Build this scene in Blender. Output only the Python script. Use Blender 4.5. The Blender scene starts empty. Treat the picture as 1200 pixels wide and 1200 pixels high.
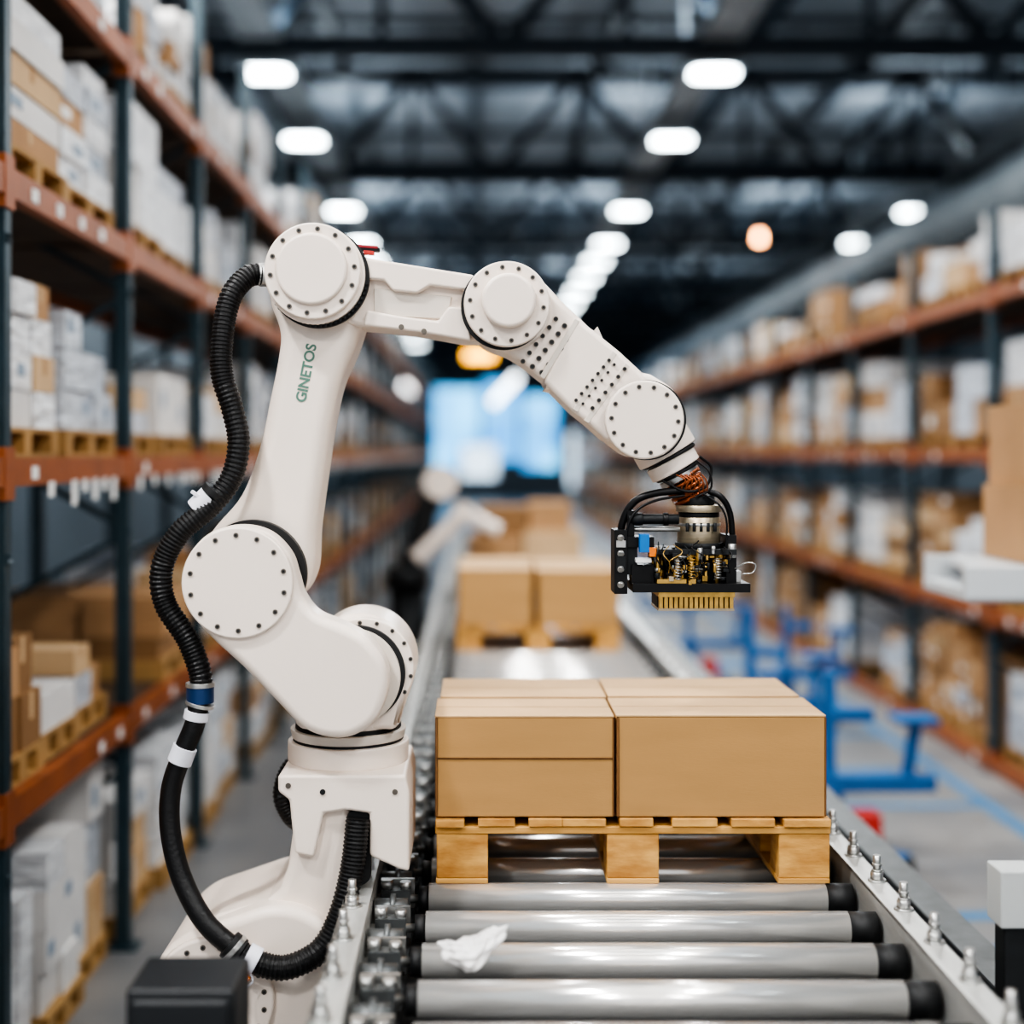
import bpy, bmesh, math, random
from mathutils import Vector, Matrix
random.seed(11)
CZ=2.5   # eye height
scene=bpy.context.scene

# ------------------------------------------------------------------ materials
def lin(h):
    h=h.lstrip('#'); o=[]
    for i in (0,2,4):
        c=int(h[i:i+2],16)/255
        o.append(c/12.92 if c<=0.04045 else ((c+0.055)/1.055)**2.4)
    return tuple(o)
def M(name,hexc,rough=0.5,metal=0.0,var=0.0,scale=8.0,bump=0.0,bscale=None,stretch=(1,1,1),emit=0,coat=0.0,hexb=None,spec=0.5,bdist=0.01):
    m=bpy.data.materials.new(name); m.use_nodes=True
    nt=m.node_tree; b=nt.nodes['Principled BSDF']
    c=lin(hexc)
    b.inputs['Base Color'].default_value=(*c,1)
    b.inputs['Roughness'].default_value=rough
    b.inputs['Metallic'].default_value=metal
    b.inputs['Specular IOR Level'].default_value=spec
    if coat: b.inputs['Coat Weight'].default_value=coat
    if emit:
        b.inputs['Emission Color'].default_value=(*c,1); b.inputs['Emission Strength'].default_value=emit
    if var or bump or hexb:
        tc=nt.nodes.new('ShaderNodeTexCoord'); mp=nt.nodes.new('ShaderNodeMapping')
        mp.inputs['Scale'].default_value=stretch
        nt.links.new(tc.outputs['Object'],mp.inputs['Vector'])
    if var or hexb:
        n=nt.nodes.new('ShaderNodeTexNoise'); n.inputs['Scale'].default_value=scale; n.inputs['Detail'].default_value=5
        nt.links.new(mp.outputs['Vector'],n.inputs['Vector'])
        r=nt.nodes.new('ShaderNodeValToRGB')
        r.color_ramp.elements[0].position=0.3; r.color_ramp.elements[1].position=0.7
        if hexb: cb=lin(hexb); ca=c
        else:
            ca=tuple(x*(1-var) for x in c); cb=tuple(min(1,x*(1+var)) for x in c)
        r.color_ramp.elements[0].color=(*ca,1); r.color_ramp.elements[1].color=(*cb,1)
        nt.links.new(n.outputs['Fac'],r.inputs['Fac']); nt.links.new(r.outputs['Color'],b.inputs['Base Color'])
        if emit: nt.links.new(r.outputs['Color'],b.inputs['Emission Color'])
    if bump:
        n2=nt.nodes.new('ShaderNodeTexNoise'); n2.inputs['Scale'].default_value=bscale or scale*3; n2.inputs['Detail'].default_value=6
        nt.links.new(mp.outputs['Vector'],n2.inputs['Vector'])
        bp=nt.nodes.new('ShaderNodeBump'); bp.inputs['Strength'].default_value=bump; bp.inputs['Distance'].default_value=bdist
        nt.links.new(n2.outputs['Fac'],bp.inputs['Height']); nt.links.new(bp.outputs['Normal'],b.inputs['Normal'])
    return m

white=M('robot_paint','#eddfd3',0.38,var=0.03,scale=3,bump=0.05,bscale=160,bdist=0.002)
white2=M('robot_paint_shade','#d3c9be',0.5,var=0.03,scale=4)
gasket=M('gasket_black','#17181a',0.55)
boltm=M('bolt_steel','#6b655e',0.4,0.5)
rubber=M('rubber_hose','#0d0d0f',0.45,bump=0.2,bscale=90)
tape=M('tie_wrap','#dcdde6',0.4,var=0.1)
blueclamp=M('clamp_blue','#24406b',0.35,0.4)
copper=M('copper_part','#a85f3c',0.35,0.7,var=0.2,scale=60)
brass=M('brass_fitting','#cba661',0.32,0.8,var=0.2,scale=40)
tanmetal=M('brushed_tan_metal','#c0b198',0.35,0.75,var=0.12,scale=20,stretch=(1,1,12))
blackm=M('anodized_black','#141416',0.4,0.3)
steel=M('machined_steel','#c0c0be',0.3,0.85,var=0.1,scale=30)
bluec=M('blue_connector','#1e6db5',0.35)
orangec=M('orange_connector','#e0781a',0.4)
green=M('green_lettering','#557a6c',0.5)
chrome=M('chrome_roller','#f4f2ef',0.2,0.68,var=0.03,scale=6,stretch=(0.6,30,30),bump=0.02,bscale=20,spec=0.9)
alu=M('aluminium_rail','#cfcfcc',0.42,0.5,var=0.14,scale=20,stretch=(1,0.2,1))
darkst=M('dark_steel','#2a2c2e',0.5,0.5,var=0.2,scale=12)
midst=M('grey_steel','#6a6d6e',0.45,0.6,var=0.2,scale=15)
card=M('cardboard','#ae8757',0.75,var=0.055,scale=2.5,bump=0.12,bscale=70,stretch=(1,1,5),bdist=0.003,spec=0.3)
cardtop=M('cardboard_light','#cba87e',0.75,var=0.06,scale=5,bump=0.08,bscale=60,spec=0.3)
carded=M('cardboard_edge','#805a35',0.8,var=0.1)
wood=M('pallet_pine','#d8a864',0.7,scale=3,hexb='#b0803f',stretch=(0.7,4,14),bump=0.25,bscale=14,bdist=0.004)
woodend=M('pallet_endgrain','#dfad64',0.75,scale=9,hexb='#ad783c',bump=0.3,bscale=60,stretch=(1,1,3),bdist=0.003)
r_up=M('rack_upright_blue','#2c424c',0.45,0.2,var=0.15,scale=6)
r_or=M('rack_beam_orange','#98562f',0.5,0.1,var=0.18,scale=5)
r_deck=M('rack_deck','#4b3a2c',0.7,var=0.3,scale=6)
c_b1=M('carton_brown','#b58c63',0.75,var=0.12,scale=2)
c_b2=M('carton_dark_brown','#8e6a45',0.75,var=0.12,scale=2)
c_b3=M('carton_tan','#cfae86',0.75,var=0.08,scale=2)
c_w1=M('wrapped_white','#e9ebef',0.3,var=0.18,scale=7,stretch=(1,1,3),bump=0.6,bscale=9,bdist=0.05)
c_w2=M('wrapped_grey','#c4cad3',0.3,var=0.25,scale=6,stretch=(1,1,3),bump=0.6,bscale=9,bdist=0.05)
c_w3=M('carton_white','#dfdddb',0.6,var=0.08,scale=3)
lbl=M('paper_label','#f0f0ee',0.6)
lblb=M('label_blue','#8fa0b2',0.6)
pwood=M('rack_pallet_wood','#a88453',0.75,var=0.2,scale=4)
concrete=M('concrete_floor','#8c8a88',0.38,scale=1.3,hexb='#6b6e72',bump=0.05,bscale=12)
ceilm=M('ceiling_deck','#8a9096',0.8,scale=0.35,hexb='#666f77',stretch=(1,0.3,1))
trussm=M('truss_steel','#28323b',0.55,0.2,var=0.15,scale=1)
wallm=M('wall_panel','#66717a',0.7,scale=0.4,hexb='#525e67')
lampm=M('lamp_diffuser','#ecfaff',0.4,emit=24)
lamph=M('lamp_housing','#8d959b',0.5,0.2)
bluemach=M('blue_paint','#1a5f9a',0.4,var=0.1)
redm=M('red_paint','#b8322a',0.45)
plastic=M('plastic_film','#f1efee',0.35,var=0.05,scale=10)
stripe=M('floor_tape_blue','#3f76a0',0.5,var=0.15,scale=3)
skyglass=M('daylight_glass','#cfe4f5',0.3,emit=2.0)
blueglow=M('blue_lit_glazing','#0f66ae',0.3,emit=3.2,scale=.55,hexb='#62bdee')
yel=M('yellow_sign_light','#ffb52e',0.4,emit=8)
warm=M('warm_bulb','#ffb070',0.4,emit=30)
coldb=M('cold_bulb','#ffffff',0.4,emit=30)

# ------------------------------------------------------------------ mesh builder
class MB:
    def __init__(s): s.v=[]; s.f=[]; s.m=[]; s.s=[]
    def add(s,vs,fs,mi=0,sm=False):
        o=len(s.v); s.v+= [tuple(v) for v in vs]
        for f in fs:
            s.f.append([i+o for i in f]); s.m.append(mi); s.s.append(sm)
    def box(s,x0,x1,y0,y1,z0,z1,mi=0):
        vs=[(x,y,z) for x in (x0,x1) for y in (y0,y1) for z in (z0,z1)]
        s.add(vs,[(0,1,3,2),(4,6,7,5),(0,4,5,1),(2,3,7,6),(0,2,6,4),(1,5,7,3)],mi)
    def obox(s,p0,p1,w,h,mi=0,up=(0,0,1)):
        p0=Vector(p0);p1=Vector(p1);d=(p1-p0).normalized();u=Vector(up)
        if abs(d.dot(u))>0.98: u=Vector((0,1,0))
        a=d.cross(u).normalized();b=a.cross(d).normalized()
        vs=[]
        for p in (p0,p1):
            for i,j in ((-1,-1),(1,-1),(1,1),(-1,1)): vs.append(p+a*(i*w/2)+b*(j*h/2))
        s.add(vs,[(0,1,2,3),(4,5,6,7),(0,1,5,4),(1,2,6,5),(2,3,7,6),(3,0,4,7)],mi)
    def cyl(s,p0,p1,r0,r1=None,mi=0,seg=20,cap=True):
        if r1 is None:r1=r0
        p0=Vector(p0);p1=Vector(p1);d=(p1-p0).normalized();u=Vector((0,0,1))
        if abs(d.dot(u))>0.95:u=Vector((0,1,0))
        a=d.cross(u).normalized();b=a.cross(d)
        vs=[]
        for p,r in((p0,r0),(p1,r1)):
            for i in range(seg):
                t=2*math.pi*i/seg; vs.append(p+a*(math.cos(t)*r)+b*(math.sin(t)*r))
        s.add(vs,[(i,(i+1)%seg,seg+(i+1)%seg,seg+i) for i in range(seg)],mi,True)
        if cap:
            o=len(s.v)-2*seg
            s.f.append([o+i for i in range(seg)]);s.m.append(mi);s.s.append(False)
            s.f.append([o+seg+i for i in range(seg)]);s.m.append(mi);s.s.append(False)
    def prism(s,outl,ya,yb,mi=0):
        n=len(outl)
        vs=[(x,ya,z) for x,z in outl]+[(x,yb,z) for x,z in outl]
        s.add(vs,[list(range(n)),list(range(n,2*n))]+[(i,(i+1)%n,n+(i+1)%n,n+i) for i in range(n)],mi,True)
    def tube(s,pts,r,mi=0,seg=12,sub=10,cor=0.0,pitch=0.02):
        P=[Vector(p) for p in pts]; path=[]
        ext=[P[0]*2-P[1]]+P+[P[-1]*2-P[-2]]
        for i in range(1,len(ext)-2):
            p0,p1,p2,p3=ext[i-1:i+3]
            for k in range(sub):
                t=k/sub
                path.append(0.5*((2*p1)+(p2-p0)*t+(2*p0-5*p1+4*p2-p3)*t*t+(3*p1-p0-3*p2+p3)*t**3))
        path.append(P[-1])
        if cor:
            out=[path[0]];st=pitch/4
            for a,b in zip(path,path[1:]):
                seglen=(b-a).length; n=max(1,round(seglen/st))
                for k in range(1,n+1): out.append(a.lerp(b,k/n))
            path=out
        d=(path[1]-path[0]).normalized(); u=Vector((0,1,0))
        if abs(d.dot(u))>0.9:u=Vector((1,0,0))
        a=d.cross(u).normalized(); vs=[]
        for i,p in enumerate(path):
            if i<len(path)-1: d=(path[i+1]-p).normalized()
            a=(a-d*a.dot(d)).normalized(); b=d.cross(a)
            rr=r*(1+cor*(0,1,1,0)[i%4]) if cor else r
            for k in range(seg):
                t=2*math.pi*k/seg; vs.append(p+a*(math.cos(t)*rr)+b*(math.sin(t)*rr))
        fs=[]
        for i in range(len(path)-1):
            for k in range(seg):
                fs.append((i*seg+k,i*seg+(k+1)%seg,(i+1)*seg+(k+1)%seg,(i+1)*seg+k))
        s.add(vs,fs,mi,not cor)
        s.add(vs[:seg],[tuple(range(seg))],mi); s.add(vs[-seg:],[tuple(range(seg))],mi)
        return path
    def build(s,name,mats,parent=None,bevel=0,segs=3,recalc=True):
        me=bpy.data.meshes.new(name); me.from_pydata(s.v,[],s.f)
        for m in mats: me.materials.append(m)
        me.polygons.foreach_set('material_index',s.m)
        me.polygons.foreach_set('use_smooth',[True]*len(s.s) if bevel else s.s)
        me.update()
        if recalc:
            bm=bmesh.new();bm.from_mesh(me);bmesh.ops.recalc_face_normals(bm,faces=bm.faces);bm.to_mesh(me);bm.free()
        ob=bpy.data.objects.new(name,me); scene.collection.objects.link(ob)
        if bevel:
            b=ob.modifiers.new('bevel','BEVEL');b.width=bevel;b.segments=segs;b.limit_method='ANGLE';b.angle_limit=math.radians(38)
            b.use_clamp_overlap=False;b.harden_normals=True
        if parent: ob.parent=parent
        return ob
def empty(name,loc=(0,0,0)):
    e=bpy.data.objects.new(name,None);scene.collection.objects.link(e);e.empty_display_size=0.2
    return e

# ------------------------------------------------------------------ room shell
Y1=74; Y0=-6; XL=-6.0; XR=13.0; ZC=CZ+7.6
mb=MB();mb.box(XL,XR,Y0,Y1,-0.2,0);fl=mb.build('floor',[concrete])
mb=MB();mb.box(XL,XR,Y0,Y1,ZC,ZC+0.2);mb.build('ceiling',[ceilm])
mb=MB();mb.box(XL-0.2,XL,Y0,Y1,-0.2,ZC+.2);mb.build('wall_left',[wallm])
mb=MB();mb.box(XR,XR+0.2,Y0,Y1,-0.2,ZC+.2);mb.build('wall_right',[wallm])
mb=MB();mb.box(XL,XR,Y1,Y1+0.2,-0.2,ZC+.2);mb.build('wall_back',[wallm])
for i,(xa,xb,za,zb,mt) in enumerate([(-4.4,-3.3,2.6,4.6,skyglass),(-2.4,.1,1.6,6.0,blueglow),(.3,2.2,2.0,6.4,blueglow),(2.4,4.3,1.6,5.6,blueglow),(-.9,1.0,1.1,2.9,skyglass),(4.9,7.0,0.6,3.6,skyglass),(-3.1,-2.5,1.6,3.4,blueglow)]):
    yo=.16 if i==4 else 0
    mb=MB();mb.box(xa,xb,Y1-0.12-yo,Y1-0.06-yo,za,zb,0)
    for k in range(3):
        z=za+(zb-za)*k/2; mb.box(xa-.04,xb+.04,Y1-.15-yo,Y1-.001-yo,z-.03,z+.03,1)
    for k in range(3):
        x=xa+(xb-xa)*k/2; mb.box(x-.03,x+.03,Y1-.15-yo,Y1-.001-yo,za,zb,1)
    mb.build('window_%d'%(i+1),[mt,lamph])

def truss(y):
    mb=MB();zb=CZ+5.25;zt=CZ+7.2
    mb.box(XL+.01,XR-.01,y-.12,y+.12,zb-.14,zb+.14);mb.box(XL+.01,XR-.01,y-.12,y+.12,zt-.15,zt+.15)
    n=6;w=(XR-XL)/n
    for i in range(n):
        x0=XL+i*w
        mb.obox((x0,y,zb),(x0+w/2,y,zt),.18,.18,0,(0,1,0)); mb.obox((x0+w/2,y,zt),(x0+w,y,zb),.18,.18,0,(0,1,0))
        mb.box(x0+w/2-.06,x0+w/2+.06,y-.05,y+.05,zb,zt)
    mb.build('roof_truss',[trussm])
for k in range(8): truss(9.4+8.3*k)
mb=MB()
for i in range(8):
    x=XL+.9+i*2.5; mb.box(x-.08,x+.08,Y0,Y1,ZC-.24,ZC)
y=Y0+1
while y<Y1: mb.box(XL,XR,y-.05,y+.05,ZC-.12,ZC); y+=4.14
mb.build('ceiling_purlins',[trussm])
lampys=[-3.5,1.5,6.5,12.5,18.1,22,28.4,32.9,36,39.2,42.8,46.2,50,54,58,63]
def lamp(x,y):
    z=CZ+5.0
    mb=MB()
    def rr(w,l,z0,z1,mi,c=.14):
        pts=[]
        for (sx,sy,a0) in ((1,1,0),(-1,1,90),(-1,-1,180),(1,-1,270)):
            for k in range(5):
                a=math.radians(a0+22.5*k); pts.append((x+sx*(w-c)+c*math.cos(a),y+sy*(l-c)+c*math.sin(a)))
        n=len(pts); mb.add([(p[0],p[1],z0) for p in pts]+[(p[0],p[1],z1) for p in pts],[list(range(n)),list(range(n,2*n))]+[(i,(i+1)%n,n+(i+1)%n,n+i) for i in range(n)],mi)
    rr(.34,.30,z+.03,z+.14,1);rr(.29,.22,z,z+.03,0)
    mb.cyl((x,y,z+.14),(x,y,z+.30),.03,mi=1,seg=8)
    mb.build('ceiling_lamp',[lampm,lamph])
for y in lampys: lamp(3.13,y); lamp(-2.8,y)
for y in (1.5,12.5,28.6,32.8): lamp(9.1,y)
for x in (3.13,-2.8,9.1):
    mb=MB()
    mb.box(x-.25,x+.25,Y0,Y1-.2,CZ+5.32,CZ+5.36,0); mb.box(x-.27,x-.24,Y0,Y1-.2,CZ+5.3,CZ+5.44,0); mb.box(x+.24,x+.27,Y0,Y1-.2,CZ+5.3,CZ+5.44,0)
    yy=Y0+1
    while yy<Y1: mb.cyl((x-.25,yy,CZ+5.4),(x-.25,yy,ZC-.24),.02,seg=6); yy+=4
    mb.build('cable_tray',[lamph])
mb=MB(); mb.cyl((8.0,4,CZ+3.9),(8.0,70,CZ+3.9),.42,seg=24)
yy=5
while yy<70: mb.cyl((8,yy,CZ+3.9),(8,yy+.08,CZ+3.9),.46,seg=24); mb.cyl((8,yy,CZ+4.2),(8,yy,ZC-.24),.02,seg=6); yy+=3
mb.build('ventilation_duct',[M('duct_galvanised','#9aa3a8',0.5,0.2,var=0.1,scale=2)])
# unseen strip lights added overhead to put bright streaks on the rollers
streakm=M('added_streak_glow','#fff8ee',0.4,emit=9)
for y in (-4,-1.2,1.4,3.8,6.2):
    mb=MB();mb.box(-2.3,4.3,y-.14,y+.14,CZ+4.2,CZ+4.23,0);mb.box(-2.35,4.35,y-.17,y+.17,CZ+4.23,CZ+4.32,1)
    for x in (-2,1,4): mb.cyl((x,y,CZ+4.32),(x,y,ZC),.012,mi=1,seg=6)
    mb.build('added_streak_lamp',[streakm,lamph])

def alight(x,y,z,p,sx=1.0,sy=1.0,col=(1.0,0.99,0.975),rot=(0,0,0)):
    l=bpy.data.lights.new('area_light','AREA');l.shape='RECTANGLE';l.size=sx;l.size_y=sy;l.energy=p;l.color=col
    o=bpy.data.objects.new('area_light',l);scene.collection.objects.link(o);o.location=(x,y,z);o.rotation_euler=rot
for y in (-3.5,1.5,6.5,12.5):
    for x in (-2.8,3.13): alight(x,y,CZ+4.98,(320 if x<0 else 150) if y<8 else 190,.6,.5)
for y in (18.1,28.4,36,46.2,58):
    for x in (-2.8,3.13): alight(x,y,CZ+4.98,330,.6,.5,(.92,.97,1))
for y in (12.5,28.6): alight(9.1,y,CZ+4.98,220,.6,.5)
for y in (1,9,18,28,40,55):
    for x in (-2.8,3.13,9.1): alight(x,y,CZ+5.5,190,.5,1.2,(.80,.91,1.0),(math.pi,0,0))  # upward fill added above the trays to brighten ceiling and rollers

# ------------------------------------------------------------------ racks
def rack(xf,side,ys,levels,top,depth=1.1):
    e=empty('pallet_rack'); up=MB(); bm_=MB(); dk=MB(); cl=MB()
    xb=xf+side*depth
    for y in ys:
        for x in (xf+side*.04,xb-side*.04):
            up.box(x-.035,x+.035,y-.035,y+.035,0,top)
            up.box(x-.08,x+.08,y-.07,y+.07,0,.012)
        z=.3;fl_=0
        while z<top-.6:
            a,b=(xf,xb) if fl_ else (xb,xf)
            up.obox((a,y,z),(b,y,z+.6),.03,.03); z+=.6;fl_^=1
        for L in levels:
            z=CZ+L; cl.box(xf+side*.04-.044,xf+side*.04+.044,y-.052,y+.052,z-.16,z+.04,0)
    for a,b in zip(ys,ys[1:]):
        for L in levels:
            z=CZ+L
            for x in (xf+side*.03,xb-side*.03):
                bm_.box(x-.03,x+.03,a+.036,b-.036,z-.11,z,0)
            dk.box(min(xf,xb)+.08,max(xf,xb)-.08,a+.045,b-.045,z-.03,z,0)
            yy=a+.25
            while yy<b-.2:
                if random.random()<.3: bm_.box(xf-side*.004-.002,xf-side*.004+.002,yy,yy+.07,z-.085,z-.035,1)
                yy+=.32
            if side<0 and L==-.02:
                yy=a+.15
                while yy<b-.1:
                    if random.random()<.75:
                        hh=random.uniform(.03,.09); bm_.box(xf-.002,xf+.002,yy,yy+.07,z-.12-hh,z-.10,1)
                    yy+=.16
    up.build('uprights',[r_up],e); bm_.build('beams',[r_or,lbl],e); dk.build('decking',[r_deck],e); cl.build('beam_connectors',[r_or],e)
    return e
MATS=[c_b1,c_b2,c_b3,c_w1,c_w2,c_w3,lbl,lblb,pwood,carded]
def load(mb,x0,x1,y0,y1,z,h,kind,face):
    ph=.12
    for k in range(3):
        yy=y0+(y1-y0-.09)*k/2; mb.box(x0,x1,yy,yy+.09,z+.015,z+ph-.02,8)
    mb.box(x0,x1,y0,y1,z+ph-.02,z+ph,8); mb.box(x0,x1,y0,y1,z,z+.015,8)
    zz=z+ph
    ny=random.choice([1,2,2,3]); nz=max(1,round(h/random.choice([.14,.2,.3]))); nx=2
    base={'w':[3,3,4,5],'b':[0,1,2,0],'m':[3,0,5,2,4]}[kind]
    mi0=random.choice(base)
    for k in range(nz):
        z0=zz+h*k/nz; z1=zz+h*(k+1)/nz-.004
        for j in range(ny):
            if k==nz-1 and random.random()<.28 and nz>1: continue
            a=y0+.02+(y1-y0-.04)*j/ny;b=y0+.02+(y1-y0-.04)*(j+1)/ny-.006
            for i in range(nx):
                c=x0+.02+(x1-x0-.04)*i/nx;d=x0+.02+(x1-x0-.04)*(i+1)/nx-.006
                q=random.uniform(-.02,.02)
                mi=mi0 if random.random()<.6 else random.choice(base)
                if kind=='w' and random.random()<.12: mi=random.choice([0,2])
                dz=random.uniform(-.03,.0) if k==nz-1 else 0
                mb.box(c+q,d+q,a,b,z0,z1+dz,mi)
                fx=(c if face<0 else d)+q
                if (face<0 and i==0) or (face>0 and i==nx-1):
                    hh=z1-z0
                    if mi<3:
                        ym=(a+b)/2; mb.box(fx-.002,fx+.002,ym-.02,ym+.02,z1-.5*hh,z1+dz,2 if mi!=2 else 0)
                    if random.random()<.3:
                        ya=a+(b-a)*random.uniform(.1,.5); zb=z0+hh*random.uniform(.2,.5)
                        mb.box(fx-.003,fx+.003,ya,ya+min(.14,(b-a)*.35),zb,zb+min(.1,hh*.35),6 if mi<3 else 7)
def fill(xf,side,ys,levels,heights,kinds,depth=1.1):
    for L,hh,kd in zip(levels,heights,kinds):
        mb=MB()
        for a,b in zip(ys,ys[1:]):
            n=3 if random.random()<.35 else 2
            w=(b-a-.14)/n
            for i in range(n):
                if random.random()<.05: continue
                y0=a+.06+i*(w+.01); y1=y0+w-.03
                xa=xf+side*random.uniform(.03,.1); xb=xf+side*(depth-.07)
                load(mb,min(xa,xb),max(xa,xb),y0,y1,CZ+L,hh*random.uniform(.6,1.08),random.choice(kd),-side)
        mb.build('palletized_cartons',MATS,None,recalc=False)
ysL=[3.3+1.8*i for i in range(0,30)]; ysL=[y for y in ysL if y<56]
rack(-1.75,-1,ysL,[-1.31,-0.02,1.07,2.05],CZ+2.95)
fill(-1.75,-1,ysL,[-2.499,-1.31,-0.02,1.07,2.05],[.9,.5,.62,.66,.68],['wwm','bbm','wwmm','wwwm','www'])
ysR=[6.7+2.0*i for i in range(0,26)]
rack(4.0,1,ysR,[-2.38,-1.22,0.03,1.28],CZ+1.9)
fill(4.0,1,ysR,[-2.38,-1.22,0.03,1.28],[.8,.72,.8,.5],['bwm','bbmw','wwmb','wwmb'])

# ------------------------------------------------------------------ conveyor
def conveyor():
    e=empty('roller_conveyor')
    ya,yb=2.3,22.0
    ztop=CZ-1.28; r=.046; zc=ztop-r
    ro=MB(); n=int((yb-ya)/.25)
    for i in range(n+1):
        y=3.305-1.0+.25*i
        ro.cyl((-.145,y,zc),(1.03,y,zc),r,mi=0,seg=48)
        ro.cyl((1.03,y,zc),(1.11,y,zc),r*.97,mi=1,seg=24)
        ro.cyl((-.175,y,zc),(-.145,y,zc),r*.8,mi=1,seg=20)
        ro.cyl((-.3,y,zc),(-.175,y,zc),.012,mi=2,seg=10)
    ro.build('rollers',[chrome,gasket,steel],e)
    fr=MB()
    fr.box(1.12,1.132,ya,yb,zc-.14,ztop+.03,0); fr.box(1.12,1.19,ya,yb,ztop+.022,ztop+.034,0); fr.box(1.12,1.19,ya,yb,zc-.14,zc-.128,0)
    fr.box(1.183,1.19,ya,yb,ztop-.0,ztop+.034,0)
    fr.box(-.312,-.30,ya,yb,zc-.14,ztop+.03,0); fr.box(-.375,-.30,ya,yb,ztop+.022,ztop+.034,0); fr.box(-.375,-.30,ya,yb,zc-.14,zc-.128,0)
    fr.box(-.375,-.367,ya,yb,ztop-.03,ztop+.034,0)
    fr.build('side_rails',[alu],e,bevel=.002,segs=2)
    hw=MB()
    for i in range(n):
        y=3.305-1.0+.25*i
        if y>9: break
        for x,yy in ((1.16,y-.085),(-.345,y-.06)):
            zb=ztop+.034
            hw.cyl((x,yy,zb),(x,yy,zb+.006),.026,mi=0,seg=16)
            hw.cyl((x,yy,zb+.006),(x,yy,zb+.028),.019,mi=0,seg=6)
            hw.cyl((x,yy,zb+.028),(x,yy,zb+.034),.016,mi=0,seg=12)
            hw.cyl((x,yy,zb+.034),(x,yy,zb+.075),.011,mi=0,seg=12)
            hw.cyl((x,yy,zb+.045),(x,yy,zb+.052),.014,mi=0,seg=12)
        hw.box(-.285,-.2,y-.022,y+.022,zc-.05,ztop-.015,1)
        hw.cyl((-.27,y,ztop-.02),(-.27,y,ztop+.012),.018,mi=0,seg=8)
        hw.cyl((-.215,y,ztop-.02),(-.215,y,ztop+.006),.016,mi=0,seg=12)
        hw.cyl((-.295,y+.1,zc+.02),(-.2,y+.1,zc+.02),.03,mi=1,seg=16)
        hw.cyl((-.25,y+.1,zc+.02),(-.235,y+.1,zc+.02),.042,mi=1,seg=16)
        hw.box(-.29,-.19,y+.04,y+.055,zc-.04,ztop+.0,0)
    hw.build('hardware',[steel,midst,darkst],e)
    ch=MB()
    ch.box(-.3,1.12,ya,yb,zc-.2,zc-.14,0)  # dark sheet added to stand for the shade beneath the rollers
    ch.box(-.298,-.19,ya,yb,zc-.09,zc-.05,0)
    y=ya+.2
    while y<yb:
        for x in (-.34,1.155):
            ch.box(x-.035,x+.035,y-.035,y+.035,0.012,zc-.14,1); ch.box(x-.07,x+.07,y-.07,y+.07,0,.012,1)
        ch.box(-.34,1.155,y-.025,y+.025,.35,.40,1)
        y+=2.2
    ch.build('underframe',[M('tray_and_shade_dark','#26282a',0.6),midst],e)
conveyor()

# plastic scrap: crumpled film with a raised lobe
mb=MB()
NU,NV=64,36; vs=[]
rnd=random.Random(9); ph=[rnd.uniform(0,6.28) for _ in range(10)]
def ridge(a): return 1-2*abs(((a/math.pi)%1)-.5)*2
for j in range(NV+1):
    v=math.pi*j/NV
    for i in range(NU):
        u=2*math.pi*i/NU
        w=1+.14*ridge(2*u+ph[0]+2*v)*math.sin(v)+.10*ridge(3*u-3*v+ph[1])*math.sin(v)+.08*ridge(5*u+4*v+ph[2])*math.sin(v)+.06*math.sin(11*v+6*u+ph[4])*math.sin(v)
        x=.072*w*math.sin(v)*math.cos(u); y=.05*w*math.sin(v)*math.sin(u); z=.034*w*math.cos(v)
        if x>.0: z+=x*.8; y*=max(.55,1-x*6)
        if x<-.02: z+=(-.02-x)*.35; y*=.8
        vs.append((x*1.1,y,z))
fs=[(j*NU+i,j*NU+(i+1)%NU,(j+1)*NU+(i+1)%NU,(j+1)*NU+i) for j in range(NV) for i in range(NU)]
mb.add(vs,fs,0,True)
o=mb.build('plastic_scrap',[plastic]);o.location=(-.015,3.42,CZ-1.258);o.rotation_euler=(.2,0,.15)

# ------------------------------------------------------------------ main pallet + boxes
def pallet(x0,x1,y0,dep,z0,h=.197):
    mb=MB(); w=x1-x0
    bh=h-.016-.022-.028
    for i in range(3):
        xa=x0+(w-.155)*i/2
        for j in range(3):
            ya=y0+(dep-.12)*j/2+.004
            mb.box(xa+random.uniform(0,.004),xa+.155,ya,ya+.12,z0+.0155,z0+.016+bh,1)
        mb.box(xa,xa+.155,y0,y0+dep,z0,z0+.015,0)
    for j in range(3):
        ya=y0+(dep-.12)*j/2
        mb.box(x0-.002,x1+.002,ya,ya+.12,z0+.0165+bh,z0+.038+bh,0)
    zz=z0+.0395+bh; f=w/1.17
    for c,wd in ((.0,.085),(.125,.11),(.275,.10),(.375,.13),(.545,.10),(.70,.135),(.875,.13),(1.03,.14)):
        xa=x0+c*f
        mb.box(xa,xa+wd*f,y0-.010+random.uniform(-.012,.006),y0+dep,zz,z0+h-random.uniform(.0005,.004),1)
    return mb.build('wooden_pallet',[wood,woodend],bevel=.003,segs=2)
def carton(x0,x1,y0,y1,z0,z1,seam=None,mt=card,top=cardtop):
    mb=MB()
    mb.box(x0,x1,y0,y1,z0,z1-.004,0)
    ym=(y0+y1)/2
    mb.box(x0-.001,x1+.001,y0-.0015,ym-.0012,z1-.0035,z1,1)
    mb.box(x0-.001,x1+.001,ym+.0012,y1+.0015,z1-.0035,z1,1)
    mb.box(x0+.0,x0+.008,y0-.0025,y0,z0+.002,z1-.005,2)
    mb.box(x1-.004,x1+.0015,y0-.002,y0+.002,z0+.002,z1-.005,2)
    if seam:
        zs=z0+(z1-z0)*seam
        mb.box(x0+.004,x1-.004,y0-.0012,y0,zs-.001,zs+.001,2)
    return mb.build('cardboard_box',[mt,top,carded],bevel=.0035,segs=2)
zc=CZ-1.28; pz=zc+.198
pallet(-.125,1.045,4.05,.66,zc)
yb=4.05
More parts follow.
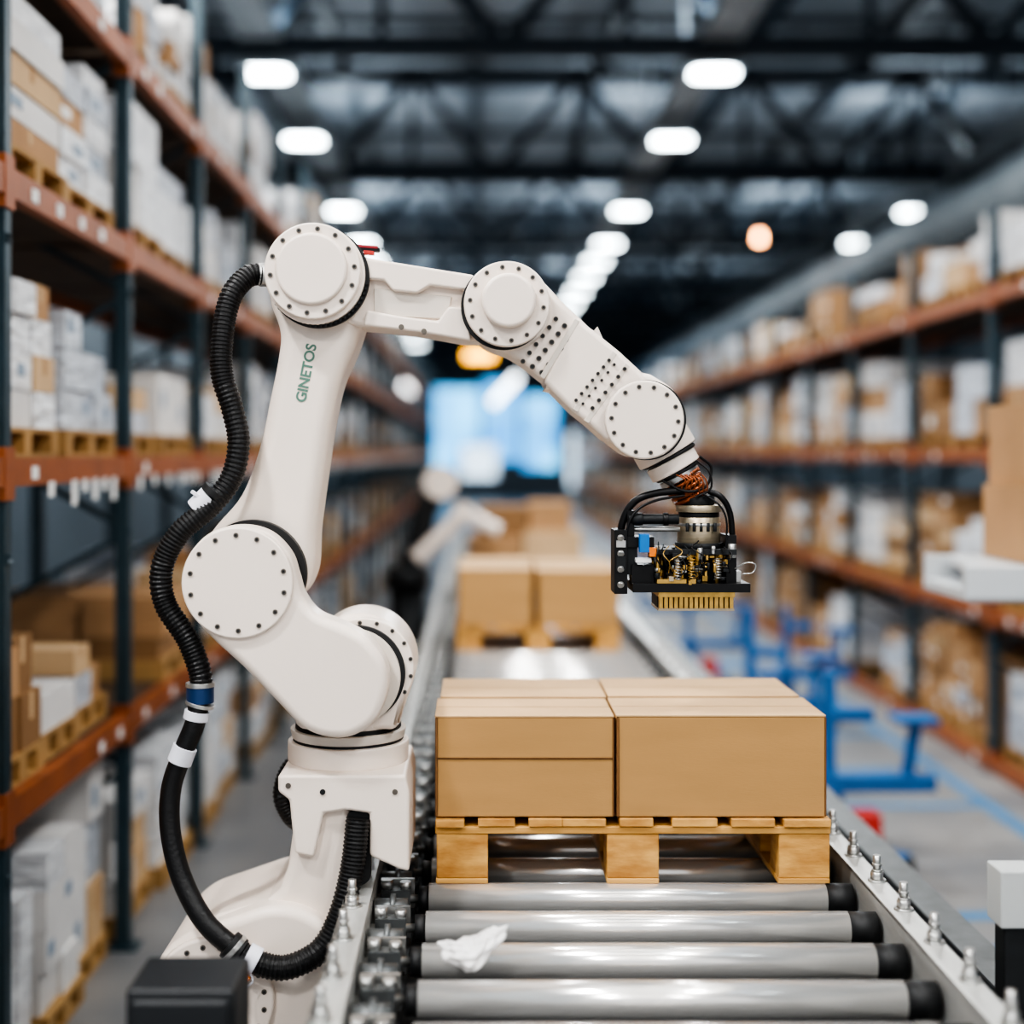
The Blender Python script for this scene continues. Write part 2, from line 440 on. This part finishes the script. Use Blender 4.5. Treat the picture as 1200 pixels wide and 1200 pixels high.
carton(-.127,.403,yb,yb+.29,pz,pz+.300,seam=.58)
carton(.411,1.032,yb,yb+.29,pz,pz+.302)
carton(-.118,.408,yb+.296,yb+.64,pz,pz+.304)
carton(.415,1.022,yb+.296,yb+.64,pz,pz+.306)
pallet(-.135,.915,8.8,.9,zc,.16)
carton(-.13,.35,8.8,9.2,zc+.161,zc+.53); carton(.385,.91,8.8,9.2,zc+.161,zc+.52)
carton(-.12,.36,9.22,9.6,zc+.161,zc+.54); carton(.385,.9,9.22,9.6,zc+.161,zc+.53)
pallet(-.1,1.0,12.4,.9,zc,.16)
mb=MB()
for (a,b,c,d,z0,z1,m) in ((-.08,.4,12.45,13.2,0,.35,0),(.42,.95,12.45,13.2,0,.4,2),(.0,.45,12.5,13.1,.352,.62,1),(.47,.85,12.5,13.1,.402,.66,0)):
    mb.box(a,b,c,d,zc+.161+z0,zc+.161+z1,m)
mb.build('stacked_cartons',[c_b1,c_b2,c_b3],bevel=.004,segs=2)

# ------------------------------------------------------------------ robot
robot=empty('industrial_robot_arm')
def U(px,py): return ((px-560)/400.0, CZ-(py-530)/400.0)
def W(px,py,y): x,z=U(px,py); return (x,y,z)
def circ(cx,cy,r,n=64): return [(cx+r*math.cos(2*math.pi*i/n),cy+r*math.sin(2*math.pi*i/n)) for i in range(n)]
def chull(pts):
    pts=sorted(set(pts))
    def half(P):
        o=[]
        for p in P:
            while len(o)>1 and (o[-1][0]-o[-2][0])*(p[1]-o[-2][1])-(o[-1][1]-o[-2][1])*(p[0]-o[-2][0])<=0:o.pop()
            o.append(p)
        return o[:-1]
    return half(pts)+half(pts[::-1])
def hull(*cs):
    P=[]
    for c in cs: P+=circ(*c,n=56) if len(c)==3 else [c]
    return chull(P)
def spl(pts,sub=8):
    n=len(pts);o=[]
    for i in range(n):
        p0,p1,p2,p3=[Vector(pts[(i+k-1)%n]) for k in range(4)]
        for k in range(sub):
            t=k/sub
            q=0.5*((2*p1)+(p2-p0)*t+(2*p0-5*p1+4*p2-p3)*t*t+(3*p1-p0-3*p2+p3)*t**3); o.append((q.x,q.y))
    return o
def part(name,outl,ya,yb,mat=white,bevel=.012,segs=4):
    mb=MB();mb.prism([U(*p) for p in outl],ya,yb)
    return mb.build(name,[mat],robot,bevel=bevel,segs=segs)
def disc(name,cx,cy,r,ya,yb,mat=white,bevel=.008,segs=3): return part(name,circ(cx,cy,r,72),ya,yb,mat,bevel,segs)
bolts=MB()
def bring(cx,cy,R,n,y,br=4.0,a0=0.2,a1=None):
    br*=.84
    for i in range(n):
        a=a0+(2*math.pi if a1 is None else a1-a0)*i/(n if a1 is None else n-1)
        px,py=cx+R*math.cos(a),cy+R*math.sin(a)
        bolts.cyl(W(px,py,y-.003),W(px,py,y+.01),br/400,mi=0,seg=14)
        bolts.cyl(W(px,py,y-.0036),W(px,py,y-.0015),br/400*.55,mi=1,seg=6)
# --- base
mb=MB(); mb.box(U(186,0)[0],U(418,0)[0],3.78,4.42,0.02,U(0,1232)[1],0); mb.box(U(170,0)[0],U(418,0)[0],3.7,4.5,0,.02,0)
mb.build('pedestal',[darkst],robot,bevel=.01)
part('base_foot',hull((264,1140,74),(335,1120,78),(196,1232),(408,1232),(405,1075)),3.84,4.36,white,.03,5)
disc('base_end_cap',262,1143,70,3.815,3.85,white,.01)
bring(262,1143,60,10,3.815,3.6,a0=math.pi*.85,a1=math.pi*1.75)
bring(262,1143,60,4,3.815,3.6,a0=-0.5,a1=0.5)
part('column',[(345,905),(412,905),(418,960),(412,1030),(408,1110),(300,1110),(262,1085),(228,1078),(250,1064),(290,1052),(318,1044),(333,1030),(342,1005),(348,960)],3.90,4.32,white,.03,5)
part('base_head',[(333,896),(478,896),(482,915),(482,1006),(470,1003),(437,988),(437,940),(410,936),(385,940),(374,990),(352,985),(346,925),(333,915)],3.87,4.28,white,.010,4)
part('hose_port',hull((424,950,14),(424,1010,14)),3.888,3.91,gasket,.004)
bolts.cyl(W(466,915,3.867),W(466,915,3.88),.008);bolts.cyl(W(345,908,3.867),W(345,908,3.88),.008);bolts.cyl(W(384,915,3.866),W(384,915,3.88),.008,mi=1)
cx=U(405,0)[0];cy=4.09
def ring(name,ya,yb_,r,mat,bev=.005,r2=None):
    mb=MB();mb.cyl((cx,cy,U(0,yb_)[1]),(cx,cy,U(0,ya)[1]),r/400,(r2 or r)/400,seg=96);mb.build(name,[mat],robot,bevel=bev)
ring('turret_flange',872,897,72,white,.006)
ring('turret_gap',868,873,66,gasket,.001)
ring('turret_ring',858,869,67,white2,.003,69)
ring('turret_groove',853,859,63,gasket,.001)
ring('shoulder_base',838,854,62,white,.006,66)
# --- shoulder
part('shoulder_housing',hull((422,782,64),(350,846),(468,846)),3.985,4.24,white,.02,4)
part('shoulder_neck',[(337,785),(362,770),(480,800),(468,846),(466,852),(352,852),(346,832)],3.95,4.2,white,.02,4)
disc('shoulder_outer_ring',428,780,58,3.955,4.0,white,.006)
bring(430,780,53,9,3.955,3.0,a0=-1.7,a1=1.3)
disc('shoulder_gasket',420,786,56,3.94,3.97,gasket,.002)
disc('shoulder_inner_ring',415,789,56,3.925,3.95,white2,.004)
# --- lower link
part('lower_link',spl([(232,668),(240,640),(262,619),(293,612),(325,620),(348,643),(357,668),(364,690),(380,710),(408,722),(436,738),(456,765),(459,797),(447,828),(423,846),(395,849),(365,838),(335,808),(300,772),(262,737),(240,708)],6),3.80,3.935,white,.028,6)
disc('elbow_cover',293,675,62,3.785,3.82,white,.006)
bring(293,675,53,14,3.785,3.5)
disc('elbow_gasket',299,671,63,3.93,3.975,gasket,.002)
# --- upper arm
part('upper_arm',spl([(236,690),(232,655),(250,620),(283,580),(304,525),(316,470),(326,420),(328,388),(316,350),(318,315),(345,285),(385,275),(418,292),(432,325),(428,370),(416,410),(399,450),(388,500),(379,560),(371,620),(367,672),(345,705),(290,728)],6),3.965,4.20,white,.05,7)
disc('upper_joint_housing',376,327,58,3.935,4.22,white,.008)
disc('upper_joint_gasket',377,329,58.5,3.918,3.936,gasket,.001)
disc('upper_joint_ring',374,327,57,3.895,3.92,white,.004)
disc('upper_joint_cover',372,324,55,3.875,3.90,white,.006)
disc('upper_joint_cap',371,322,41,3.860,3.885,white,.010)
bring(372,324,48,14,3.875,3.5,a0=.35)
for i in range(26):
    a=.15+2.6*i/25; bolts.cyl(W(376+57*math.cos(a),328+57*math.sin(a),3.905),W(376+57*math.cos(a),328+57*math.sin(a),3.94),.0045,mi=1,seg=6)
# --- forearm
def forearm():
    out=[(405,300),(432,307),(470,313),(520,320),(562,328),(600,345),(590,402),(545,401),(500,393),(455,387),(420,384),(400,378)]
    mb=MB();mb.prism([U(*p) for p in out],3.955,4.15)
    mb.build('forearm',[white],robot,bevel=.018,segs=5)
    part('forearm_top_rib',[(425,305),(556,326),(552,344),(505,338),(490,347),(462,344),(452,332),(428,330)],3.925,3.97,white,.008)
    part('forearm_bottom_rib',[(428,384),(432,366),(462,372),(514,379),(526,362),(548,364),(552,402),(500,393)],3.925,3.97,white,.008)
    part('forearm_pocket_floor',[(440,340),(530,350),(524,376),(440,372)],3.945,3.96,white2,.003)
forearm()
bolts.cyl(W(472,386,3.92),W(472,386,3.94),.008);bolts.cyl(W(498,391,3.92),W(498,391,3.94),.008)
mb=MB();mb.obox(W(415,294,3.97),W(446,295,3.97),.03,.012,0);mb.cyl(W(420,291,3.96),W(444,293,3.96),.006,mi=1,seg=10);mb.obox(W(428,299,3.95),W(440,300,3.95),.03,.01,2)
mb.build('joint_connector',[blackm,M('red_cable','#8a1f2a',.4),redm],robot,bevel=.001,segs=1)
# --- joint 2
disc('wrist_joint_housing',594,363,50,3.93,4.17,white,.008)
disc('wrist_joint_gasket',590,363,49.5,3.912,3.932,gasket,.001)
disc('wrist_joint_ring',593,361,49,3.885,3.914,white,.006)
disc('wrist_joint_cap',595,358,31,3.85,3.89,white,.012,5)
bring(593,361,42,14,3.885,3.2,a0=.1)
# --- arm 3
part('wrist_link_upper',spl([(600,318),(630,328),(655,352),(690,386),(700,396),(650,456),(636,447),(600,420),(565,404),(548,370),(565,335)],5),3.945,4.14,white,.02,5)
part('wrist_link_mid',[(672,372),(722,412),(748,436),(760,450),(712,520),(690,500),(668,482),(634,448)],3.935,4.13,white,.018,4)
part('wrist_link_lower',hull((752,490,47),(718,430),(690,500),(760,440)),3.94,4.13,white,.018,4)
for (a,b) in (((675,372),(634,449)),((718,410),(672,487)),((733,424),(685,500))):
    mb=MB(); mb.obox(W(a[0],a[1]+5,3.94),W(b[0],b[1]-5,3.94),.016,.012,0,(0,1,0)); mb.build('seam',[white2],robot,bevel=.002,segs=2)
def dots(a,b,n,r,y):
    for i in range(n):
        t=i/(n-1);px=a[0]+(b[0]-a[0])*t;py=a[1]+(b[1]-a[1])*t
        bolts.cyl(W(px,py,y-.002),W(px,py,y+.01),r*.9/400,mi=0,seg=12)
        bolts.cyl(W(px,py,y-.0025),W(px,py,y+.01),r*.62/400,mi=1,seg=12)
dots((612,425),(650,376),6,3.2,3.94); dots((623,431),(660,384),6,3.6,3.94); dots((634,438),(672,392),6,3.6,3.938)
dots((673,470),(711,424),7,2.4,3.93);dots((681,474),(717,429),6,2.0,3.93);dots((692,479),(729,434),6,2.8,3.93)
dots((765,463),(775,470),2,2.5,3.94)
disc('tool_joint_gasket',753,493,46,3.915,3.95,gasket,.001)
disc('tool_joint_cover',750,493,45,3.885,3.917,white,.007)
bring(750,493,38,14,3.885,3.2,a0=.05)
ft=MB()
def seg(a,b,r,mi,y=4.03): ft.cyl(W(a[0],a[1],y),W(b[0],b[1],y),r/400,mi=mi,seg=48)
seg((768,505),(784,533),37,0); seg((784,533),(786,537),34,1); seg((786,537),(794,551),31,0)
seg((794,551),(796,555),27,1); seg((796,555),(800,562),25,2)
ft.build('tool_flange',[white,gasket,steel],robot,bevel=.004)
cp=MB()
for i in range(5):
    t=i/4; px=798+12*t;py=558+22*t
    cp.cyl(W(px,py,4.03),W(px+2.2,py+4,4.03),(25-4*t)/400,mi=0,seg=28)
cp.cyl(W(797,556,4.03),W(816,592,4.03),17/400,mi=1,seg=20)
for i in range(7):
    cp.tube([W(790+i*5,556,3.96),W(800+i*4,562,3.95),W(796+i*5,572,3.955),W(806+i*3,580,3.97)],.0022,mi=0,seg=6,sub=5)
cp.tube([W(775,563,3.98),W(800,575,3.955),W(825,570,3.97),W(832,548,3.98),W(818,535,3.97)],.004,mi=2,seg=8)
cp.tube([W(815,540,3.98),W(828,552,3.96),W(830,572,3.96),W(812,582,3.96)],.003,mi=2,seg=8)
cp.build('copper_collar',[copper,gasket,blackm],robot,bevel=0)
bolts.build('bolts',[boltm,darkst,gasket],robot)
fc=bpy.data.curves.new('lettering','FONT');fc.body='GINETOS';fc.size=.042;fc.extrude=.0012;fc.align_x='CENTER';fc.align_y='CENTER';fc.offset=.0011;fc.space_character=.98
fo=bpy.data.objects.new('lettering',fc);scene.collection.objects.link(fo);fc.materials.append(green)
fo.matrix_world=Matrix.Translation(W(361,438,3.9645))@Matrix.Rotation(math.radians(-79),4,'Y')@Matrix.Rotation(math.radians(90),4,'X')
fo.parent=robot
# --- hose
h1=[(310,322,4.0),(292,325,3.98),(274,350,3.95),(266,395,3.93),(266,440,3.92),(278,480,3.92),(286,520,3.91),(278,560,3.9),(255,592,3.88),(222,622,3.86),(203,660,3.86),(206,700,3.86),(232,742,3.86),(246,780,3.86),(246,803,3.86)]
h2=[(246,803,3.86),(241,835,3.85),(226,872,3.85),(214,910,3.85),(214,955,3.84),(228,1005,3.82),(256,1050,3.79),(290,1080,3.78)]
h3=[(290,1080,3.78),(318,1096,3.78),(350,1100,3.78),(385,1085,3.81),(405,1050,3.83),(418,1000,3.85),(424,945,3.87)]
hb=MB()
hb.tube([W(*p) for p in h1],.0300,seg=18,cor=.10,pitch=.012)
hb.tube([W(*p) for p in h2],.0290,seg=18)
hb.tube([W(*p) for p in h3],.0320,seg=18,cor=.09,pitch=.012)
hb.tube([W(345,905,4.25),W(326,925,4.22),W(320,955,4.2),W(335,985,4.22),W(350,990,4.3)],.028,seg=14,cor=.08,pitch=.01)
hb.build('cable_hose',[rubber],robot)
hc=MB()
def clampseg(a,b,r,mi,y): hc.cyl(W(a[0],a[1],y),W(b[0],b[1],y),r/400,mi=mi,seg=24)
clampseg((256,580),(240,596),14.5,0,3.885); clampseg((262,573),(257,579),15,1,3.885)
clampseg((246,795),(246,813),15.5,2,3.86);clampseg((246,790),(246,795),16.5,3,3.86);clampseg((246,813),(245,817),16.5,3,3.86);clampseg((243,822),(241,832),14,0,3.855)
clampseg((230,862),(223,880),14,0,3.85)
clampseg((284,1074),(296,1084),16,1,3.78);clampseg((303,1087),(316,1094),15,0,3.78);clampseg((288,1077),(292,1081),17,3,3.78)
clampseg((304,322),(318,322),14,3,4.0)
hc.obox(W(245,580,3.86),W(236,574,3.86),.01,.01,0);hc.tube([W(308,1100,3.76),W(312,1112,3.76),W(306,1118,3.75)],.003,mi=0,seg=6)
hc.obox(W(290,1098,3.76),W(308,1112,3.76),.012,.018,4)
hc.build('hose_clamps',[tape,gasket,blueclamp,steel,orangec],robot,bevel=.0015,segs=2)

# ------------------------------------------------------------------ gripper
g=MB()
def gb(x0,x1,y0,y1,ya,yb,mi): 
    a=U(x0,y0);b=U(x1,y1); g.box(a[0],b[0],ya,yb,b[1],a[1],mi)
def gc(px0,py0,px1,py1,r,mi,y=4.0,y2=None,seg=20): g.cyl(W(px0,py0,y),W(px1,py1,y2 or y),r/400,mi=mi,seg=seg)
yc=4.02
gc(818,582,820,594,20,8,yc); gc(820,592,820,600,27,2,yc);gc(820,600,820,606,24,8,yc);gc(820,606,820,636,25,2,yc,seg=32);gc(820,613,820,616,26,3,yc);gc(820,636,820,643,28,8,yc)
for i in range(5): gc(803+i*8,612,803+i*8,622,2,8,yc-.06)
gb(762,858,642,648,3.93,4.11,8)
gb(764,856,646,684,4.02,4.10,0)
gb(738,873,681,691,3.92,4.12,0); gb(766,800,676,681,3.925,4.1,1); gb(768,856,691,697,3.93,4.11,1)
for i in range(15): gb(769+i*5.8,773.4+i*5.8,697,710,3.935,4.10,1)
gb(768,856,697,710,3.96,4.09,8)
gb(768,856,710,713,3.94,4.1,2)
for i in range(12):
    x=768+i*7.6; yy=3.95+(i%3)*.05
    gc(x,648,x,682,2.2,random.choice([1,1,3,8]),yy,seg=10); gc(x,660+random.uniform(-6,6),x,668,4,random.choice([1,2,3,0]),yy,seg=8)
gb(718,733,620,694,3.95,4.06,0);gb(733,764,628,640,3.95,4.05,0);gb(733,745,640,672,3.96,4.05,8);gb(720,731,632,640,3.945,3.95,3);gb(720,731,650,668,3.943,3.95,8)
gb(746,757,624,645,3.92,3.95,4);gb(757,765,640,650,3.92,3.95,5);gb(742,760,652,657,3.93,3.96,6);gb(738,764,660,684,3.95,4.02,0)
for i in range(4): gc(725,628+i*18,725,630+i*18,4,3,3.947,3.94,seg=10)
gc(736,608,794,608,6,8,3.98);gc(740,608,752,608,7.5,8,3.98);gc(776,608,782,608,7.5,0,3.98); gc(736,620,796,620,3,3,3.99)
gb(734,742,598,632,3.97,4.0,0)
gb(848,860,626,684,3.96,4.06,0);gc(854,636,854,652,5,3,3.95);gb(858,866,668,681,3.97,4.0,3)
for i in range(120):
    x=random.uniform(764,852);y=random.uniform(640,680);yy=random.uniform(3.915,4.0)
    mi=random.choice([1,1,1,0,8,3,2,0,1,8])
    if random.random()<.5:
        w=random.uniform(2,7);h=random.uniform(2,7); gb(x-w/2,x+w/2,y-h/2,y+h/2,yy,yy+.03,mi)
    else:
        r=random.uniform(1.2,3.6);l=random.uniform(4,14)
        if random.random()<.6: gc(x,y-l/2,x,y+l/2,r,mi,yy,seg=10)
        else: gc(x-l/2,y,x+l/2,y,r,mi,yy,seg=10)
g.tube([W(727,640,4.0),W(729,612,3.99),W(742,588,3.98),W(765,578,3.97),W(800,574,3.97)],.011,mi=0,seg=12)
g.tube([W(735,650,3.97),W(733,620,3.96),W(744,598,3.96),W(766,586,3.96),W(800,580,3.96)],.004,mi=0,seg=8)
g.tube([W(826,574,3.97),W(842,582,3.96),W(853,600,3.97),W(857,630,3.98)],.009,mi=0,seg=12)
g.tube([W(822,578,3.96),W(840,592,3.95),W(848,612,3.95),W(846,650,3.95)],.003,mi=0,seg=8)
g.tube([W(858,665,3.96),W(870,658,3.95),W(881,660,3.95),W(878,669,3.95),W(866,671,3.95)],.002,mi=3,seg=6)
for i in range(12):
    x=random.uniform(768,845);y=random.uniform(632,650);col=random.choice([0,1,1,0,0,8])
    g.tube([W(x,y,3.95),W(x+random.uniform(-10,10),y+8,3.92),W(x+random.uniform(-8,8),y+18,3.915),W(x+random.uniform(-6,6),y+30,3.93)],random.uniform(.0012,.0024),mi=col,seg=6,sub=6)
for k,(x,y0,y1) in enumerate(((790,652,678),(806,650,676),(836,652,676))):
    pts=[]
    for i in range(40):
        a=i*1.2; t=i/39; px=x+4*math.cos(a); pts.append((U(px,0)[0],3.925+.01*math.sin(a),U(0,y0+(y1-y0)*t)[1]))
    g.tube(pts,.0016,mi=3 if k!=1 else 1,seg=5,sub=2)
gr=g.build('gripper_tool',[blackm,brass,tanmetal,steel,bluec,orangec,M('connector_white','#e8e8e8',.4),copper,darkst],robot)
b=gr.modifiers.new('b','BEVEL');b.width=.001;b.segments=1;b.limit_method='ANGLE';b.angle_limit=math.radians(60)

# ------------------------------------------------------------------ side items
e=empty('packing_table')
mb=MB()
for k in range(4):
    mb.box(2.18+.03*k,3.6,6.0+.16*k,6.13+.16*k,CZ-.54,CZ-.50,0)
mb.box(2.12,3.6,5.94,5.98,CZ-.64,CZ-.50,0);mb.box(2.18,3.6,6.64,6.68,CZ-.62,CZ-.5,0);mb.box(2.16,3.6,6.0,6.62,CZ-.66,CZ-.61,0)
for x in (2.9,3.55):
    for y in (6.05,6.6): mb.box(x-.03,x+.03,y-.03,y+.03,0,CZ-.62,1)
mb.build('table_frame',[M('table_alu','#cfd3d6',.35,.3),midst],e,bevel=.003,segs=1)
carton(2.44,3.0,6.05,6.6,CZ-.498,CZ-.155,mt=c_b1); carton(2.47,2.95,6.1,6.6,CZ-.154,CZ+.22,mt=c_b1)
e=empty('sensor_post');mb=MB()
mb.box(1.36,1.46,3.55,3.65,CZ-1.24,CZ-1.09,0);mb.box(1.375,1.445,3.565,3.635,0.01,CZ-1.24,1);mb.box(1.31,1.51,3.5,3.7,0,.01,1)
mb.build('post',[M('sensor_grey','#b9bcbc',.5),darkst],e,bevel=.005)
e=empty('control_box_stand');mb=MB()
mb.box(-.755,-.52,2.92,3.12,CZ-1.5,CZ-1.15,0);mb.box(-.745,-.53,2.91,2.93,CZ-1.48,CZ-1.17,0);mb.box(-.67,-.61,2.99,3.05,.01,CZ-1.5,1);mb.box(-.78,-.5,2.86,3.18,0,.01,1)
mb.build('box_body',[M('enclosure_dark','#1c1f23',.5),darkst],e,bevel=.012)
mb=MB();mb.box(1.52,1.60,3.0,20,CZ-1.66,CZ-1.56,0);mb.box(1.50,1.62,3.0,20,CZ-1.56,CZ-1.55,1)
y=3.3
while y<20: mb.box(1.54,1.58,y-.02,y+.02,0,CZ-1.66,0); y+=1.6
mb.build('guard_rail',[M('rail_dark','#22303a',.45,.4),midst])
def bluestand(x,y,s=1.0,red=True):
    mb=MB()
    mb.obox((x-.35*s,y-.35*s,.06),(x+.45*s,y+.45*s,.06),.12*s,.1,0);mb.obox((x-.35*s,y+.45*s,.06),(x+.45*s,y-.35*s,.06),.12*s,.1,0)
    mb.cyl((x,y,.1),(x,y,.45),.09*s,mi=0);mb.box(x-.1*s,x+.75*s,y-.06,y+.06,.42,.52,0);mb.box(x-.35*s,x-.1*s,y-.3*s,y+.06,.42,.50,0)
    mb.box(x-.05*s,x+.03*s,y-.04,y+.04,.45,max(.6,1.35*s),0)
    if s>.7: mb.box(x-.02,x+.3*s,y-.05,y+.05,.85,.93,0)
    mb.obox((x+.55*s,y,.5),(x+.62*s,y,.85),.07,.06,0);mb.box(x+.45*s,x+.75*s,y-.12,y+.12,.84,.88,0)
    for (dx,dy) in ((-.35,-.35),(.45,.45),(-.35,.45),(.45,-.35)): mb.cyl((x+dx*s-.03,y+dy*s,.05),(x+dx*s+.03,y+dy*s,.05),.05,mi=1)
    if red: mb.box(x+.1*s,x+.28*s,y-.28,y-.1,.11,.34,2)
    mb.build('lifting_stand',[bluemach,gasket,redm],bevel=.008,segs=2)
bluestand(2.17,8.4,.85);bluestand(2.2,11.0,.9);bluestand(2.85,12.6,.8,False);bluestand(2.25,14.5,.9);bluestand(2.15,18,.9,False)
mb=MB()
mb.box(3.55,3.67,3,60,.0005,.003,0);mb.box(1.75,1.87,3,60,.0005,.003,0)
for y in (5.6,7.3,9.6,12,15,19): mb.box(1.87,3.55,y,y+.12,.0005,.003,0)
for y in (6.2,10.1,15.8): mb.box(2.5,3.3,y,y+.7,.0005,.003,0)
mb.build('floor_marking',[stripe])
e=empty('background_robot_arm');mb=MB()
def bp(px,py,d=12.0): return ((px-560)/1600*d,d,CZ-(py-530)/1600*d)
mb.cyl((-.62,12,0),(-.62,12,1.3),.16,mi=1,seg=20);mb.cyl((-.62,12,1.3),(-.62,12,1.5),.2,mi=1,seg=20)
mb.tube([(-.62,12,1.5),bp(490,635),bp(498,600),bp(512,570)],.11,mi=1,seg=16)
mb.cyl(bp(516,565,11.8),bp(516,565,12.1),.15,mi=0,seg=24);mb.tube([bp(488,655,11.8),bp(515,630,11.8),bp(543,602,11.8)],.07,mi=0,seg=14);mb.cyl(bp(543,600,11.7),bp(543,600,12),.09,mi=0)
mb.tube([bp(543,600,11.8),bp(565,612,11.8),bp(585,622,11.8)],.06,mi=0,seg=14)
mb.build('arm_body',[white,darkst],e)
mb=MB();mb.box(-.22,.28,24-.02,24+.02,CZ+1.62,CZ+1.78,0);mb.cyl((0,24,CZ+1.78),(0,24,ZC-.24),.015,mi=1,seg=6);mb.build('exit_sign',[yel,trussm])
def bulb(px,py,d,r,mt,name):
    x=(px-560)/1600*d;z=CZ-(py-530)/1600*d
    mb=MB();mb.cyl((x,d,z-r),(x,d,z+r),r*.9,r*.6,mi=0,seg=16);mb.cyl((x,d,z+r),(x,d,ZC-.24),.015,mi=1,seg=6);mb.build(name,[mt,trussm])
bulb(476,457,40,.2,coldb,'pendant_lamp');bulb(890,278,30,.09,warm,'pendant_lamp');bulb(480,520,45,.22,warm,'pendant_lamp')
mb=MB();mb.cyl((.35,34,CZ+1.2),(1.0,34,CZ+1.9),.10,mi=0,seg=12);mb.cyl((.7,34,CZ+1.6),(.7,34,ZC-.24),.02,mi=1,seg=6);mb.build('tube_lamp',[M('tube_glow','#f4fbff',.4,emit=5),trussm])

# ------------------------------------------------------------------ world, camera
w=bpy.data.worlds.new('world');scene.world=w;w.use_nodes=True
bg=w.node_tree.nodes['Background'];bg.inputs['Color'].default_value=(.97,.98,1,1);bg.inputs['Strength'].default_value=.78
cam=bpy.data.cameras.new('camera');co=bpy.data.objects.new('camera',cam);scene.collection.objects.link(co)
co.location=(0,0,CZ);co.rotation_euler=(math.pi/2,0,0)
cam.sensor_width=36;cam.lens=48;cam.shift_x=.0333;cam.shift_y=-.0583;cam.clip_end=300
cam.dof.use_dof=True;cam.dof.focus_distance=3.93;cam.dof.aperture_fstop=.64
scene.camera=co
scene.view_settings.view_transform='AgX'
scene.view_settings.look='AgX - High Contrast'
scene.view_settings.exposure=0.1
